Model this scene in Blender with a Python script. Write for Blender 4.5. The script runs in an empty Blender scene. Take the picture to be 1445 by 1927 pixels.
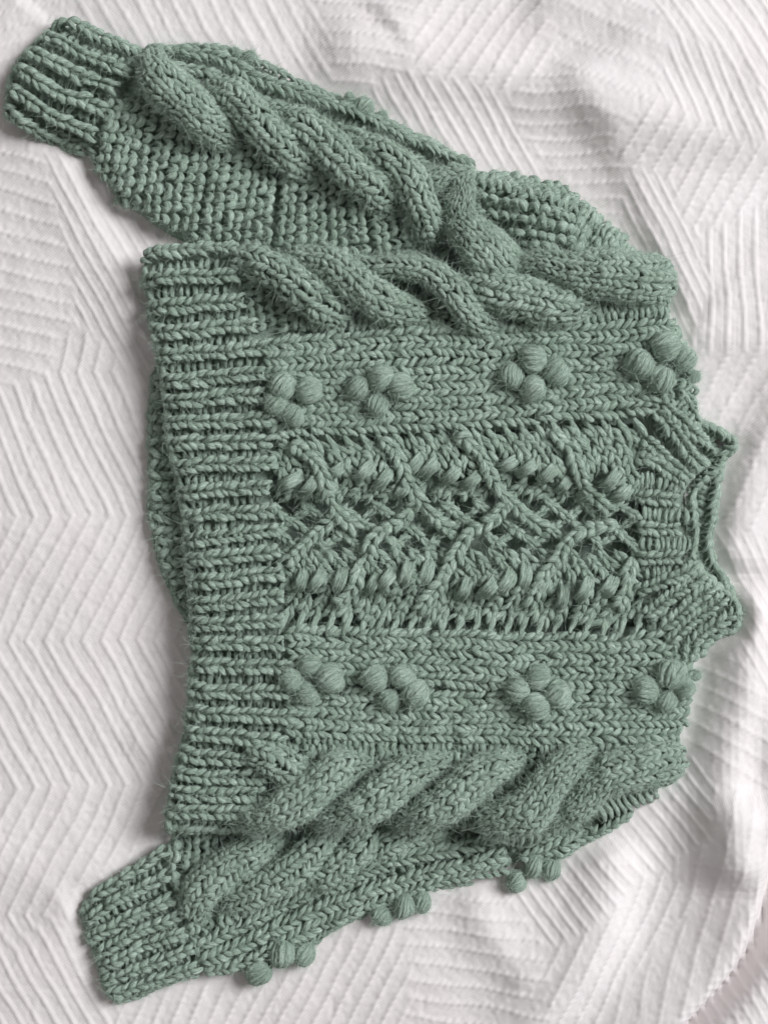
import bpy, math
import numpy as np

rng = np.random.default_rng(7)
scene = bpy.context.scene
PXM = 0.00045                 # metres per layout unit (the layout is drawn on a 1445 x 1927 sheet)
CX, CY = 722.5, 963.5
CAM_H = 3300.0

# ------------------------------------------------------------------ camera, light, exposure
cam_d = bpy.data.cameras.new('camera')
cam = bpy.data.objects.new('camera', cam_d)
scene.collection.objects.link(cam)
cam.location = (0, 0, CAM_H * PXM)
cam_d.sensor_fit = 'VERTICAL'
cam_d.sensor_height = 24
cam_d.lens = 24 / (2 * CY / CAM_H)
cam_d.clip_start, cam_d.clip_end = 0.05, 50
scene.camera = cam

world = bpy.data.worlds.new('World')
scene.world = world
world.use_nodes = True
bg = world.node_tree.nodes['Background']
bg.inputs[0].default_value = (1.0, 0.965, 0.945, 1)
bg.inputs[1].default_value = 0.22

def area(name, loc, size, energy, col):
    d = bpy.data.lights.new(name, 'AREA')
    d.shape = 'RECTANGLE'; d.size, d.size_y = size
    d.energy = energy; d.color = col
    o = bpy.data.objects.new(name, d)
    scene.collection.objects.link(o)
    o.location = loc
    v = -np.array(loc)
    import mathutils
    o.rotation_euler = mathutils.Vector(v).to_track_quat('-Z', 'Y').to_euler()
    return o
area('window_light', (5.8, 2.4, 5.4), (3.4, 3.8), 745, (0.97, 0.985, 1.0))

vs = scene.view_settings
vs.view_transform = 'Standard'
vs.look = 'None'
vs.exposure = 0.0
vs.gamma = 1.0
scene.cycles.max_bounces = 6
scene.cycles.diffuse_bounces = 4

# ------------------------------------------------------------------ materials
def new_mat(name):
    m = bpy.data.materials.new(name); m.use_nodes = True
    nt = m.node_tree
    return m, nt, nt.nodes, nt.links, nt.nodes['Principled BSDF']

def yarn_material(name, dark, mid, light):
    m, nt, N, L, b = new_mat(name)
    at = N.new('ShaderNodeAttribute'); at.attribute_name = 'yarn'
    mp = N.new('ShaderNodeMapping'); mp.inputs['Scale'].default_value = (1, 1, 0.16)
    L.new(at.outputs['Vector'], mp.inputs[0])
    n1 = N.new('ShaderNodeTexNoise'); n1.inputs['Scale'].default_value = 4.2
    n1.inputs['Detail'].default_value = 3; n1.inputs['Roughness'].default_value = 0.6
    L.new(mp.outputs[0], n1.inputs['Vector'])
    geo = N.new('ShaderNodeNewGeometry')
    n2 = N.new('ShaderNodeTexNoise'); n2.inputs['Scale'].default_value = 55
    n2.inputs['Detail'].default_value = 3
    L.new(geo.outputs['Position'], n2.inputs['Vector'])
    cr = N.new('ShaderNodeValToRGB')
    e = cr.color_ramp.elements
    e[0].position = 0.35; e[0].color = (*dark, 1)
    e[1].position = 0.66; e[1].color = (*light, 1)
    k = e.new(0.5); k.color = (*mid, 1)
    L.new(n1.outputs['Fac'], cr.inputs[0])
    mx = N.new('ShaderNodeMix'); mx.data_type = 'RGBA'; mx.blend_type = 'MULTIPLY'
    mx.inputs['Factor'].default_value = 0.7
    cr2 = N.new('ShaderNodeValToRGB')
    cr2.color_ramp.elements[0].position = 0.3; cr2.color_ramp.elements[0].color = (0.70, 0.73, 0.68, 1)
    cr2.color_ramp.elements[1].position = 0.7; cr2.color_ramp.elements[1].color = (1.14, 1.10, 1.13, 1)
    L.new(n2.outputs['Fac'], cr2.inputs[0])
    L.new(cr.outputs[0], mx.inputs['A']); L.new(cr2.outputs[0], mx.inputs['B'])
    L.new(mx.outputs['Result'], b.inputs['Base Color'])
    b.inputs['Roughness'].default_value = 0.95
    b.inputs['Specular IOR Level'].default_value = 0.12
    b.inputs['Sheen Weight'].default_value = 0.12
    b.inputs['Sheen Roughness'].default_value = 0.6
    b.inputs['Sheen Tint'].default_value = (0.75, 0.88, 0.8, 1)
    bp = N.new('ShaderNodeBump'); bp.inputs['Strength'].default_value = 0.9
    bp.inputs['Distance'].default_value = 0.0024
    L.new(n1.outputs['Fac'], bp.inputs['Height'])
    L.new(bp.outputs[0], b.inputs['Normal'])
    return m

YARN = yarn_material('green_wool', (0.235, 0.33, 0.272), (0.43, 0.558, 0.467), (0.63, 0.76, 0.66))

def fuzz_material():
    m, nt, N, L, b = new_mat('green_wool_fibre')
    b.inputs['Base Color'].default_value = (0.54, 0.66, 0.57, 1)
    b.inputs['Roughness'].default_value = 0.9
    b.inputs['Specular IOR Level'].default_value = 0.1
    return m
FUZZ_MAT = fuzz_material()

def cloth_material():
    m, nt, N, L, b = new_mat('white_cotton')
    tc = N.new('ShaderNodeTexCoord')
    n1 = N.new('ShaderNodeTexNoise'); n1.inputs['Scale'].default_value = 6
    n1.inputs['Detail'].default_value = 4
    L.new(tc.outputs['Object'], n1.inputs['Vector'])
    cr = N.new('ShaderNodeValToRGB')
    cr.color_ramp.elements[0].position = 0.3; cr.color_ramp.elements[0].color = (0.83, 0.775, 0.772, 1)
    cr.color_ramp.elements[1].position = 0.7; cr.color_ramp.elements[1].color = (0.855, 0.815, 0.815, 1)
    L.new(n1.outputs['Fac'], cr.inputs[0])
    L.new(cr.outputs[0], b.inputs['Base Color'])
    b.inputs['Roughness'].default_value = 0.9
    b.inputs['Specular IOR Level'].default_value = 0.15
    b.inputs['Sheen Weight'].default_value = 0.1
    # plain weave: two crossing thread waves plus slubs
    mp = N.new('ShaderNodeMapping'); mp.inputs['Rotation'].default_value = (0, 0, 0.35)
    L.new(tc.outputs['Object'], mp.inputs[0])
    w1 = N.new('ShaderNodeTexWave'); w1.bands_direction = 'X'; w1.inputs['Scale'].default_value = 260
    w1.inputs['Distortion'].default_value = 1.2; w1.inputs['Detail'].default_value = 2
    w2 = N.new('ShaderNodeTexWave'); w2.bands_direction = 'Y'; w2.inputs['Scale'].default_value = 260
    w2.inputs['Distortion'].default_value = 1.2; w2.inputs['Detail'].default_value = 2
    L.new(mp.outputs[0], w1.inputs['Vector']); L.new(mp.outputs[0], w2.inputs['Vector'])
    ad = N.new('ShaderNodeMath'); ad.operation = 'ADD'
    L.new(w1.outputs['Fac'], ad.inputs[0]); L.new(w2.outputs['Fac'], ad.inputs[1])
    n3 = N.new('ShaderNodeTexNoise'); n3.inputs['Scale'].default_value = 420; n3.inputs['Detail'].default_value = 3
    L.new(tc.outputs['Object'], n3.inputs['Vector'])
    ad2 = N.new('ShaderNodeMath'); ad2.operation = 'ADD'
    L.new(ad.outputs[0], ad2.inputs[0]); L.new(n3.outputs['Fac'], ad2.inputs[1])
    bp = N.new('ShaderNodeBump'); bp.inputs['Strength'].default_value = 0.3
    bp.inputs['Distance'].default_value = 0.0003
    L.new(ad2.outputs[0], bp.inputs['Height']); L.new(bp.outputs[0], b.inputs['Normal'])
    return m
CLOTH = cloth_material()

# ------------------------------------------------------------------ numeric helpers
def nrm(v):
    return v / np.maximum(np.linalg.norm(v, axis=-1, keepdims=True), 1e-9)

def smooth_path(pts, step=4.0):
    """Catmull-Rom through pts (K,D), resampled evenly by arc length (first 2 columns)."""
    p = np.asarray(pts, float)
    if len(p) == 2:
        q = p[0] + (p[1] - p[0]) * np.linspace(0, 1, 24)[:, None]
    else:
        e = np.vstack([2 * p[0] - p[1], p, 2 * p[-1] - p[-2]])
        out = []
        for i in range(1, len(e) - 2):
            t = np.linspace(0, 1, 16, endpoint=False)[:, None]
            a, b, c, d = e[i-1], e[i], e[i+1], e[i+2]
            out.append(0.5 * (2*b + (c-a)*t + (2*a-5*b+4*c-d)*t**2 + (3*b-a-3*c+d)*t**3))
        q = np.vstack(out + [p[-1:]])
    s = np.r_[0, np.cumsum(np.linalg.norm(np.diff(q[:, :2], axis=0), axis=1))]
    n = max(int(s[-1] / step), 4)
    ss = np.linspace(0, s[-1], n + 1)
    return np.stack([np.interp(ss, s, q[:, k]) for k in range(q.shape[1])], 1)

def poly_dist(X, Y, poly):
    """signed distance, positive inside"""
    poly = np.asarray(poly, float)
    d = np.full(X.shape, 1e9); ins = np.zeros(X.shape, bool)
    n = len(poly)
    for i in range(n):
        x1, y1 = poly[i]; x2, y2 = poly[(i + 1) % n]
        dx, dy = x2 - x1, y2 - y1
        t = np.clip(((X - x1) * dx + (Y - y1) * dy) / (dx*dx + dy*dy + 1e-9), 0, 1)
        d = np.minimum(d, np.hypot(X - x1 - t*dx, Y - y1 - t*dy))
        if dy != 0:
            c = ((y1 > Y) != (y2 > Y)) & (X < dx * (Y - y1) / dy + x1)
            ins ^= c
    return np.where(ins, d, -d)

def line_dist(X, Y, path):
    """distance to polyline and side sign (+ = right-hand side walking along it, y down) and param 0..1"""
    p = smooth_path(path, 12.0)
    best = np.full(X.shape, 1e9); side = np.ones(X.shape); par = np.zeros(X.shape)
    n = len(p) - 1
    for i in range(n):
        x1, y1 = p[i]; x2, y2 = p[i+1]
        dx, dy = x2-x1, y2-y1
        t = np.clip(((X-x1)*dx+(Y-y1)*dy)/(dx*dx+dy*dy+1e-9), 0, 1)
        d = np.hypot(X-x1-t*dx, Y-y1-t*dy)
        m = d < best
        best = np.where(m, d, best)
        side = np.where(m, np.sign(dx*(Y-y1) - dy*(X-x1)), side)
        par = np.where(m, (i+t)/n, par)
    return best, side, par

def value_noise(X, Y, scale, seed, octaves=3):
    r = np.random.default_rng(seed)
    out = np.zeros(X.shape); amp = 1.0; tot = 0
    for o in range(octaves):
        g = r.normal(size=(64, 64))
        u = (X / scale) % 63; v = (Y / scale) % 63
        i, j = u.astype(int), v.astype(int)
        fu, fv = u - i, v - j
        fu = fu*fu*(3-2*fu); fv = fv*fv*(3-2*fv)
        i2, j2 = (i+1) % 64, (j+1) % 64
        out += amp * (g[i, j]*(1-fu)*(1-fv) + g[i2, j]*fu*(1-fv) + g[i, j2]*(1-fu)*fv + g[i2, j2]*fu*fv)
        tot += amp; amp *= 0.5; scale *= 0.5
    return out / tot

# ------------------------------------------------------------------ mesh accumulation
FUZZ = []        # (positions, normals)
KSW = 0.987      # drawn sheet -> real size of the sweater (it lies above the sheet)

def to_world(v, k=KSW):
    v = np.asarray(v, float)
    if k == KSW:      # hand-knitted unevenness, the same for every part
        a, b = v[:, 0], v[:, 1]
        v = v + np.stack([2.6*value_noise(a+300, b+300, 70, 11, 2) + 1.1*value_noise(a+300, b+300, 19, 12, 1),
                          3.0*value_noise(a+300, b+300, 80, 13, 2) + 1.1*value_noise(a+300, b+300, 21, 14, 1),
                          2.6*value_noise(a+300, b+300, 60, 15, 2) + 1.3*value_noise(a+300, b+300, 17, 16, 1)], 1)
    return np.stack([(v[:, 0]-CX)*k*PXM, -(v[:, 1]-CY)*k*PXM, v[:, 2]*PXM], 1)

class Acc:
    def __init__(self):
        self.v, self.f, self.y, self.n = [], [], [], 0
    def add(self, v, f, y):
        self.v.append(v); self.f.append(f + self.n); self.y.append(y); self.n += len(v)
    def tubes(self, P, R, Nref, sides=6, flat=0.9, fuzz=11):
        """sweep M tubes: P (M,K,3) centre lines, R (M,K) radii, Nref (M,K,3) up directions"""
        M, K, _ = P.shape
        if M == 0: return
        T = np.empty_like(P)
        T[:, 1:-1] = P[:, 2:] - P[:, :-2]; T[:, 0] = P[:, 1]-P[:, 0]; T[:, -1] = P[:, -1]-P[:, -2]
        T = nrm(T)
        B = nrm(np.cross(T, Nref)); U = np.cross(B, T)
        th = np.linspace(0, 2*np.pi, sides, endpoint=False)
        c, s = np.cos(th), np.sin(th)
        V = (P[:, :, None, :] + R[:, :, None, None] * (c[None, None, :, None]*B[:, :, None, :]
             + flat*s[None, None, :, None]*U[:, :, None, :]))
        seg = np.linalg.norm(np.diff(P, axis=1), axis=2)
        al = np.concatenate([np.zeros((M, 1)), np.cumsum(seg, 1)], 1) / 6.0
        off = rng.uniform(0, 200, (M, 1))
        Y = np.empty(V.shape)
        Y[..., 0] = c[None, None, :] + off[:, :, None]
        Y[..., 1] = s[None, None, :] + off[:, :, None]*0.37
        Y[..., 2] = (al + off*1.7)[:, :, None]
        k, j = np.meshgrid(np.arange(K-1), np.arange(sides), indexing='ij')
        j2 = (j+1) % sides
        q = np.stack([k*sides+j, k*sides+j2, (k+1)*sides+j2, (k+1)*sides+j], -1).reshape(-1, 4)
        F = (np.arange(M)[:, None, None]*K*sides + q[None]).reshape(-1, 4)
        self.add(V.reshape(-1, 3), F, Y.reshape(-1, 3))
        if fuzz > 0:
            n = rng.poisson(fuzz * M)
            if n:
                a = rng.integers(0, M, n); b_ = rng.integers(1, K-1, n); ph = rng.uniform(0.0, np.pi, n)
                d = np.cos(ph)[:, None]*B[a, b_] + np.sin(ph)[:, None]*U[a, b_]
                FUZZ.append(np.concatenate([P[a, b_] + d*R[a, b_][:, None]*0.8, d, T[a, b_]], 1))
    def sheet(self, X, Y, Z, keep):
        """grid surface with only cells in keep"""
        ny, nx = X.shape
        idx = np.arange(ny*nx).reshape(ny, nx)
        q = np.stack([idx[:-1, :-1], idx[1:, :-1], idx[1:, 1:], idx[:-1, 1:]], -1)[keep]
        used, inv = np.unique(q, return_inverse=True)
        v = np.stack([X.ravel(), Y.ravel(), Z.ravel()], 1)[used]
        self.add(v, inv.reshape(-1, 4), v / 7.0)
    def build(self, name, mat, parent=None, k=KSW, attr=True):
        me = bpy.data.meshes.new(name)
        if self.n:
            v = to_world(np.concatenate(self.v), k)
            f = np.concatenate(self.f).astype(np.int32)[:, ::-1]
            me.vertices.add(len(v)); me.vertices.foreach_set('co', v.astype(np.float32).ravel())
            me.loops.add(f.size); me.loops.foreach_set('vertex_index', np.ascontiguousarray(f).ravel())
            me.polygons.add(len(f))
            me.polygons.foreach_set('loop_start', np.arange(0, f.size, 4, dtype=np.int32))
            me.polygons.foreach_set('use_smooth', np.ones(len(f), bool))
            if attr:
                a = me.attributes.new('yarn', 'FLOAT_VECTOR', 'POINT')
                a.data.foreach_set('vector', np.concatenate(self.y).astype(np.float32).ravel())
            me.update(calc_edges=True)
        me.materials.append(mat)
        o = bpy.data.objects.new(name, me)
        scene.collection.objects.link(o)
        o.parent = parent
        return o

# ------------------------------------------------------------------ fabric layers as pillow-shaped sheets
GS = 4.0
gx = np.arange(-60, 1510, GS); gy = np.arange(-60, 1990, GS)
GX, GY = np.meshgrid(gx, gy)

class Layer:
    def __init__(self, outline, base, H, R, seed, wob=3.0, crisp=None):
        self.poly = smooth_path(np.vstack([outline, outline[:1]]), 10.0)[:-1]
        d = poly_dist(GX, GY, self.poly)
        if crisp is not None:       # around this point the edge is a cut edge, not a rolled one
            cx_, cy_, rx_, ry_ = crisp
            q_ = np.clip(1.6 - np.hypot((GX-cx_)/rx_, (GY-cy_)/ry_)*1.2, 0, 1)
            R = R*(1-q_) + 9*q_; base = base*(1-q_) + 32*q_; H = H*(1-q_) + 26*q_
        t = np.clip(d / R, 0, 1)
        Z = base + H*np.sqrt(np.maximum(1-(1-t)**2, 0)) + wob*value_noise(GX+500, GY+500, 110, seed)*t
        out = np.clip(-d / 7.0, 0, 1)
        self.d = d
        self.Z = np.where(d < 0, base*(1-out) - 2, Z)
    def finish(self):
        self.gy, self.gx = np.gradient(self.Z, GS)
    def bump(self, amount):
        self.Z = self.Z + amount
    def samp(self, A, x, y):
        u = np.clip((x - gx[0])/GS, 0, len(gx)-1.001); v = np.clip((y - gy[0])/GS, 0, len(gy)-1.001)
        i, j = u.astype(int), v.astype(int); fu, fv = u-i, v-j
        return A[j, i]*(1-fu)*(1-fv)+A[j, i+1]*fu*(1-fv)+A[j+1, i]*(1-fu)*fv+A[j+1, i+1]*fu*fv
    def on(self, xy, h=0.0):
        x, y = xy[..., 0], xy[..., 1]
        z = self.samp(self.Z, x, y)
        g = np.stack([-np.clip(self.samp(self.gx, x, y), -1.6, 1.6), -np.clip(self.samp(self.gy, x, y), -1.6, 1.6), np.ones_like(x)], -1)
        N = nrm(g)
        return np.stack([x, y, z], -1) + N*h, N
    def sheet(self, acc, drop=0.0, margin=-6, where=None):
        dc = self.d[:-1, :-1]
        keep = dc > margin
        if where is not None: keep = keep & where[:-1, :-1]
        acc.sheet(GX, GY, self.Z - drop, keep)

def frames(P, N):
    T = nrm(np.gradient(P, axis=0)); N = nrm(N - (N*T).sum(-1, keepdims=True)*T)
    return T, N, np.cross(N, T)

# stitch shapes: (along in rows, across in widths, up in thicknesses, relative radius)
LEG = np.array([(-0.34, -0.02, -1.7, 0.40), (-0.02, 0.07, -0.05, 0.82), (0.40, 0.205, 0.7, 1.12),
                (0.82, 0.335, 0.6, 1.06), (1.16, 0.435, -0.25, 0.72), (1.36, 0.46, -1.6, 0.38)])
RIBLEG = np.array([(-0.30, 0.12, -1.7, 0.42), (0.0, 0.24, -0.1, 0.83), (0.40, 0.39, 0.7, 1.12),
                   (0.80, 0.53, 0.55, 1.04), (1.12, 0.62, -0.35, 0.73), (1.30, 0.63, -1.6, 0.42)])
RUNG = np.array([(0.12, -0.55, -1.0, 0.6), (0.04, -0.3, 0.1, 0.95), (-0.03, 0.0, 0.4, 1.05),
                 (-0.05, 0.3, 0.1, 0.95), (0.0, 0.55, -1.0, 0.6)])
PURL = np.array([(-0.42, -0.52, -0.9, 0.55), (0.02, -0.36, 0.2, 0.9), (0.27, -0.05, 0.62, 1.12),
                 (0.12, 0.22, 0.55, 1.1), (-0.22, 0.34, 0.2, 0.95), (-0.46, 0.50, -0.8, 0.55)])

def stitches(acc, P, N, width, pitch, shape, r, mirror=True, jit=0.12, flip=False, skip=None, fuzz=11, start=0.0, sides=6):
    """lay stitches of one shape along the curve P with up vectors N; width may vary along it"""
    if flip: P, N = P[::-1], N[::-1]
    seg = np.linalg.norm(np.diff(P, axis=0), axis=1)
    s = np.r_[0, np.cumsum(seg)]
    T, N, S = frames(P, N)
    W = np.broadcast_to(np.asarray(width, float), (len(P),))
    if flip and np.ndim(width): W = W[::-1]
    n = int(s[-1]/pitch)
    if n < 1: return
    rows = (np.arange(n) + start)
    if skip is not None: rows = rows[~skip(rows*pitch/s[-1])]
    K = len(shape)
    for sg in ((1, -1) if mirror else (1,)):
        M = len(rows)
        A = rows[:, None] + shape[None, :, 0] + rng.normal(0, jit, (M, 1)) + rng.normal(0, jit*0.4, (M, K))
        sc = 1 + rng.normal(0, jit, (M, 1))
        bq = shape[None, :, 1]*sc + rng.normal(0, jit*0.28, (M, K)) + rng.normal(0, jit*0.22, (M, 1))
        cq = shape[None, :, 2] + rng.normal(0, jit*1.7, (M, 1))
        ss = np.clip(A*pitch, -pitch*0.4, s[-1]+pitch*0.4)
        f = lambda Q: np.stack([np.interp(ss, s, Q[:, k]) for k in range(3)], -1)
        p, t, nn, sd = f(P), f(T), nrm(f(N)), nrm(f(S))
        w = np.interp(ss, s, W)
        over = (ss - np.clip(ss, 0, s[-1]))[..., None]
        wr = np.clip(w/np.mean(W), 0.65, 1.3)
        pos = p + t*over + sd*(sg*bq*w)[..., None] + nn*(cq*r)[..., None]
        rad = r*shape[None, :, 3]*(1+rng.normal(0, jit*0.9, (M, 1)))*wr
        acc.tubes(*upsample(pos, rad, nn), fuzz=fuzz, sides=sides)

def upsample(P, R, N):
    """insert Catmull-Rom midpoints between the middle points of each tube"""
    e = np.concatenate([P[:, :1]*2-P[:, 1:2], P, P[:, -1:]*2-P[:, -2:-1]], 1)
    mid = (-e[:, :-3]+9*e[:, 1:-2]+9*e[:, 2:-1]-e[:, 3:])/16
    K = P.shape[1]
    Q = np.empty((P.shape[0], 2*K-1, 3)); Q[:, 0::2] = P; Q[:, 1::2] = mid
    r = np.empty((P.shape[0], 2*K-1)); r[:, 0::2] = R; r[:, 1::2] = (R[:, 1:]+R[:, :-1])/2
    n = np.empty_like(Q); n[:, 0::2] = N; n[:, 1::2] = nrm(N[:, 1:]+N[:, :-1])
    # the two end spans stay coarse
    keep = np.r_[0, np.arange(2, 2*K-3), 2*K-2] if K > 4 else np.arange(2*K-1)
    return Q[:, keep], r[:, keep], n[:, keep]

def stroke(acc, pts3, r, N=None, taper=(0.5, 1, 1, 1, 0.5), fuzz=6.0, sides=7):
    """one free piece of yarn through 3-D points"""
    q = smooth_path(pts3, 5.0)
    if len(q) < 4: q = smooth_path(pts3, 2.0)
    K = len(q)
    rr = r*np.interp(np.linspace(0, 1, K), np.linspace(0, 1, len(taper)), taper)
    n = np.broadcast_to(np.array([0.0, 0.01, 1.0]) if N is None else N, q.shape)
    acc.tubes(q[None], rr[None], n[None].copy(), fuzz=fuzz, sides=sides)

def wale(acc, lay, pts, width=28, pitch=15, h=3.0, r=None, **kw):
    xy = smooth_path(np.asarray(pts, float)[:, :2])
    P, N = lay.on(xy, h)
    stitches(acc, P, N, width, pitch, LEG, r or 0.183*width, **kw)

def rib(acc, lay, pts, width=24, pitch=15.0, h=7.0, r=5.4, rung=True, **kw):
    xy = smooth_path(np.asarray(pts, float)[:, :2])
    P, N = lay.on(xy, h)
    stitches(acc, P, N, width, pitch, RIBLEG, r, **kw)
    if rung:
        P, N = lay.on(xy, h-5.5)
        stitches(acc, P, N, width*0.8, pitch, RUNG, r*0.74, mirror=False, start=0.5, **kw)

def rungs(acc, lay, pts, width=20, pitch=14, h=-1.0, r=4.6, **kw):
    xy = smooth_path(np.asarray(pts, float)[:, :2])
    P, N = lay.on(xy, h)
    stitches(acc, P, N, width, pitch, RUNG, r, mirror=False, **kw)

def purl_fill(acc, lay, top, bot, pitch_along=18.0, pitch_across=20.0, r=6.0, h=2.0, zadd=None, clip=None):
    """reverse stocking stitch between two boundary lines"""
    a, b = smooth_path(top, 4.0), smooth_path(bot, 4.0)
    n = max(len(a), len(b))
    rs = lambda q: np.stack([np.interp(np.linspace(0, 1, n), np.linspace(0, 1, len(q)), q[:, k]) for k in range(2)], 1)
    a, b = rs(a), rs(b)
    L = np.linalg.norm(np.diff((a+b)/2, axis=0), axis=1).sum()
    rows = int(L/pitch_along)
    for i in range(rows):
        f = (i+0.5)/rows
        p0 = np.array([np.interp(f, np.linspace(0, 1, n), a[:, k]) for k in range(2)])
        p1 = np.array([np.interp(f, np.linspace(0, 1, n), b[:, k]) for k in range(2)])
        m = np.linalg.norm(p1-p0)
        if m < pitch_across*1.5: continue
        bow = np.array([rng.normal(0, 2.0), 0])
        xy = smooth_path([p0, (p0+p1)/2+bow, p1], 4.0)
        if clip is not None:
            ok = poly_dist(xy[:, 0], xy[:, 1], clip) > 0
            if ok.sum() < 8: continue
            xy = xy[ok]
        P, N = lay.on(xy, h)
        # here the curve runs across the fabric: shapes are turned by a quarter
        sh = PURL[:, [1, 0, 2, 3]].copy()
        sh[:, 1] *= -1
        stitches(acc, P, N, pitch_along, pitch_across, sh, r, mirror=False, start=0.5*(i % 2), jit=0.13)

def strand(name, parent, lay, pts, width, lift=26, nw=4, pitch=14.8, ends=(8, 8), span=84, flip=False, arch=None, r=None):
    """one visible run of a cable: a rounded rope of nw stitch columns, rising between its two ends"""
    pts = np.asarray(pts, float)
    K = len(pts)
    w = np.broadcast_to(np.asarray(width, float), (K,))*0.92
    nw = int(max(4, round(np.max(w)*1.3/18.5)))
    xyw = smooth_path(np.c_[pts[:, :2], w], 4.0)
    xy, wid = xyw[:, :2], xyw[:, 2]
    P, N = lay.on(xy, 0.0)
    t = np.linspace(0, 1, len(P))
    up = ends[0] + (lift-ends[0]+12)*np.sin(np.pi*np.clip(t*1.35, 0, 0.5)) - 12
    dn = ends[1] + (lift-ends[1]+12)*np.sin(np.pi*np.clip((1-t)*1.35, 0, 0.5)) - 12
    P = P + np.array([0, 0, 1.0])*np.minimum(up, dn)[:, None]
    N = nrm(N*0.5 + np.array([0, 0, 1.0]))
    T, N, S = frames(P, N)
    ar = (wid*0.41 if arch is None else np.broadcast_to(arch, wid.shape))
    acc = Acc()
    # body of the rope
    ph = np.radians(np.linspace(-105, 105, 11))
    V = (P[:, None] + S[:, None]*(np.sin(ph)[None, :, None]*(wid*0.47)[:, None, None])
         + N[:, None]*(np.cos(ph)[None, :, None]*(ar-9)[:, None, None]) - np.array([0, 0, 1.0])*0)
    n, m = V.shape[:2]
    idx = np.arange(n*m).reshape(n, m)
    q = np.stack([idx[:-1, :-1], idx[:-1, 1:], idx[1:, 1:], idx[1:, :-1]], -1).reshape(-1, 4)
    acc.add(V.reshape(-1, 3), q, V.reshape(-1, 3)/7.0)
    phi = np.radians(np.linspace(-span, span, nw)) if nw > 1 else np.array([0.0])
    arc = np.radians(2*span)/max(nw-1, 1)
    for f in phi:
        Q = P + S*(np.sin(f)*wid*0.47)[:, None] + N*(np.cos(f)*ar)[:, None]
        Nj = nrm(S*np.sin(f)*1.1 + N*np.cos(f))
        ww = np.hypot(np.cos(f)*wid*0.47, np.sin(f)*ar)*arc*1.02
        ww = np.maximum(ww, 12.0)
        stitches(acc, Q, Nj, ww, pitch*rng.uniform(0.95, 1.05), LEG, r or np.clip(0.225*np.mean(ww), 3.7, 4.9), start=rng.uniform(0, 0.6), flip=flip, fuzz=13)
    o = acc.build(name, YARN, parent)
    return o

def bobble(parent, lay, x, y, rad, ang=None, asp=1.0, sink=0.38, z=None):
    acc = Acc()
    P, N = lay.on(np.array([[x, y]]), 0.0)
    c = P[0] + np.array([0, 0, rad*(1-sink)])
    if z is not None: c[2] = z
    a = rng.uniform(0.2, 1.3) if ang is None else ang
    ax = nrm(np.array([math.cos(a), -math.sin(a), rng.uniform(-0.25, 0.25)]))
    up = nrm(np.array([0, 0, 1.0]) - ax*ax[2]); sd = np.cross(up, ax)
    th = np.linspace(0.05, 0.95, 9)*np.pi
    # core
    ps = np.linspace(0, 2*np.pi, 13)[:-1]
    core = c + rad*0.94*(asp*np.cos(th)[:, None, None]*ax + np.sin(th)[:, None, None]*(np.cos(ps)[None, :, None]*up + np.sin(ps)[None, :, None]*sd))
    idx = np.arange(9*12).reshape(9, 12)
    q = np.stack([idx[:-1], np.roll(idx, -1, 1)[:-1], np.roll(idx, -1, 1)[1:], idx[1:]], -1).reshape(-1, 4)
    acc.add(core.reshape(-1, 3), q, core.reshape(-1, 3)/7)
    n = 13
    wob = rng.normal(0, 0.25)
    for i, psi in enumerate(np.radians(np.linspace(-140, 140, n))):
        psi += rng.normal(0, 0.10)
        rr = rad*rng.uniform(0.85, 0.90)
        tw = psi + (wob + rng.normal(0, 0.16))*np.cos(th) + rng.normal(0, 0.12)*np.sin(2*th)
        pth = c + rr*(asp*np.cos(th)[:, None]*ax*1.02 + np.sin(th)[:, None]*(np.cos(tw)[:, None]*up + np.sin(tw)[:, None]*sd))
        nn = nrm(pth - c)
        R = rad*0.185*np.array([0.5, 0.8, 1, 1.1, 1.15, 1.1, 1, 0.8, 0.5])*rng.uniform(0.85, 1.15)
        acc.tubes(pth[None], R[None], nn[None], fuzz=22)
    return acc.build('bobble', YARN, parent)

def empty(name, parent=None):
    o = bpy.data.objects.new(name, None); o.empty_display_size = 0.05
    scene.collection.objects.link(o); o.parent = parent
    return o

# ------------------------------------------------------------------ outlines of the layers
UP_SLEEVE = np.array([(12,185),(18,152),(45,112),(78,66),(110,36),(140,40),(200,64),(258,92),(290,88),(340,84),(390,84),(440,92),(500,122),(560,148),
    (640,184),(700,210),(740,228),(800,258),(880,302),(950,318),(1020,332),(1080,354),(1115,384),(1160,420),(1200,465),(1232,520),(1255,570),
    (1230,640),(1000,640),(800,560),(700,515),(600,500),(500,480),(400,465),(330,446),(280,418),(230,386),(200,352),(180,318),(165,282),(120,255),(60,236),(22,214)], float)
LOW_SLEEVE = np.array([(150,1718),(165,1696),(200,1672),(260,1632),(305,1592),(330,1545),(420,1480),(700,1460),(1000,1440),(1250,1420),(1238,1490),(1200,1530),(1150,1566),
    (1080,1606),(1030,1630),(960,1648),(880,1660),(800,1680),(720,1706),(650,1740),(590,1778),(520,1826),(470,1848),(400,1843),(350,1848),(300,1868),(250,1888),(208,1892),
    (194,1870),(186,1822),(172,1782),(156,1748)], float)
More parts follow.
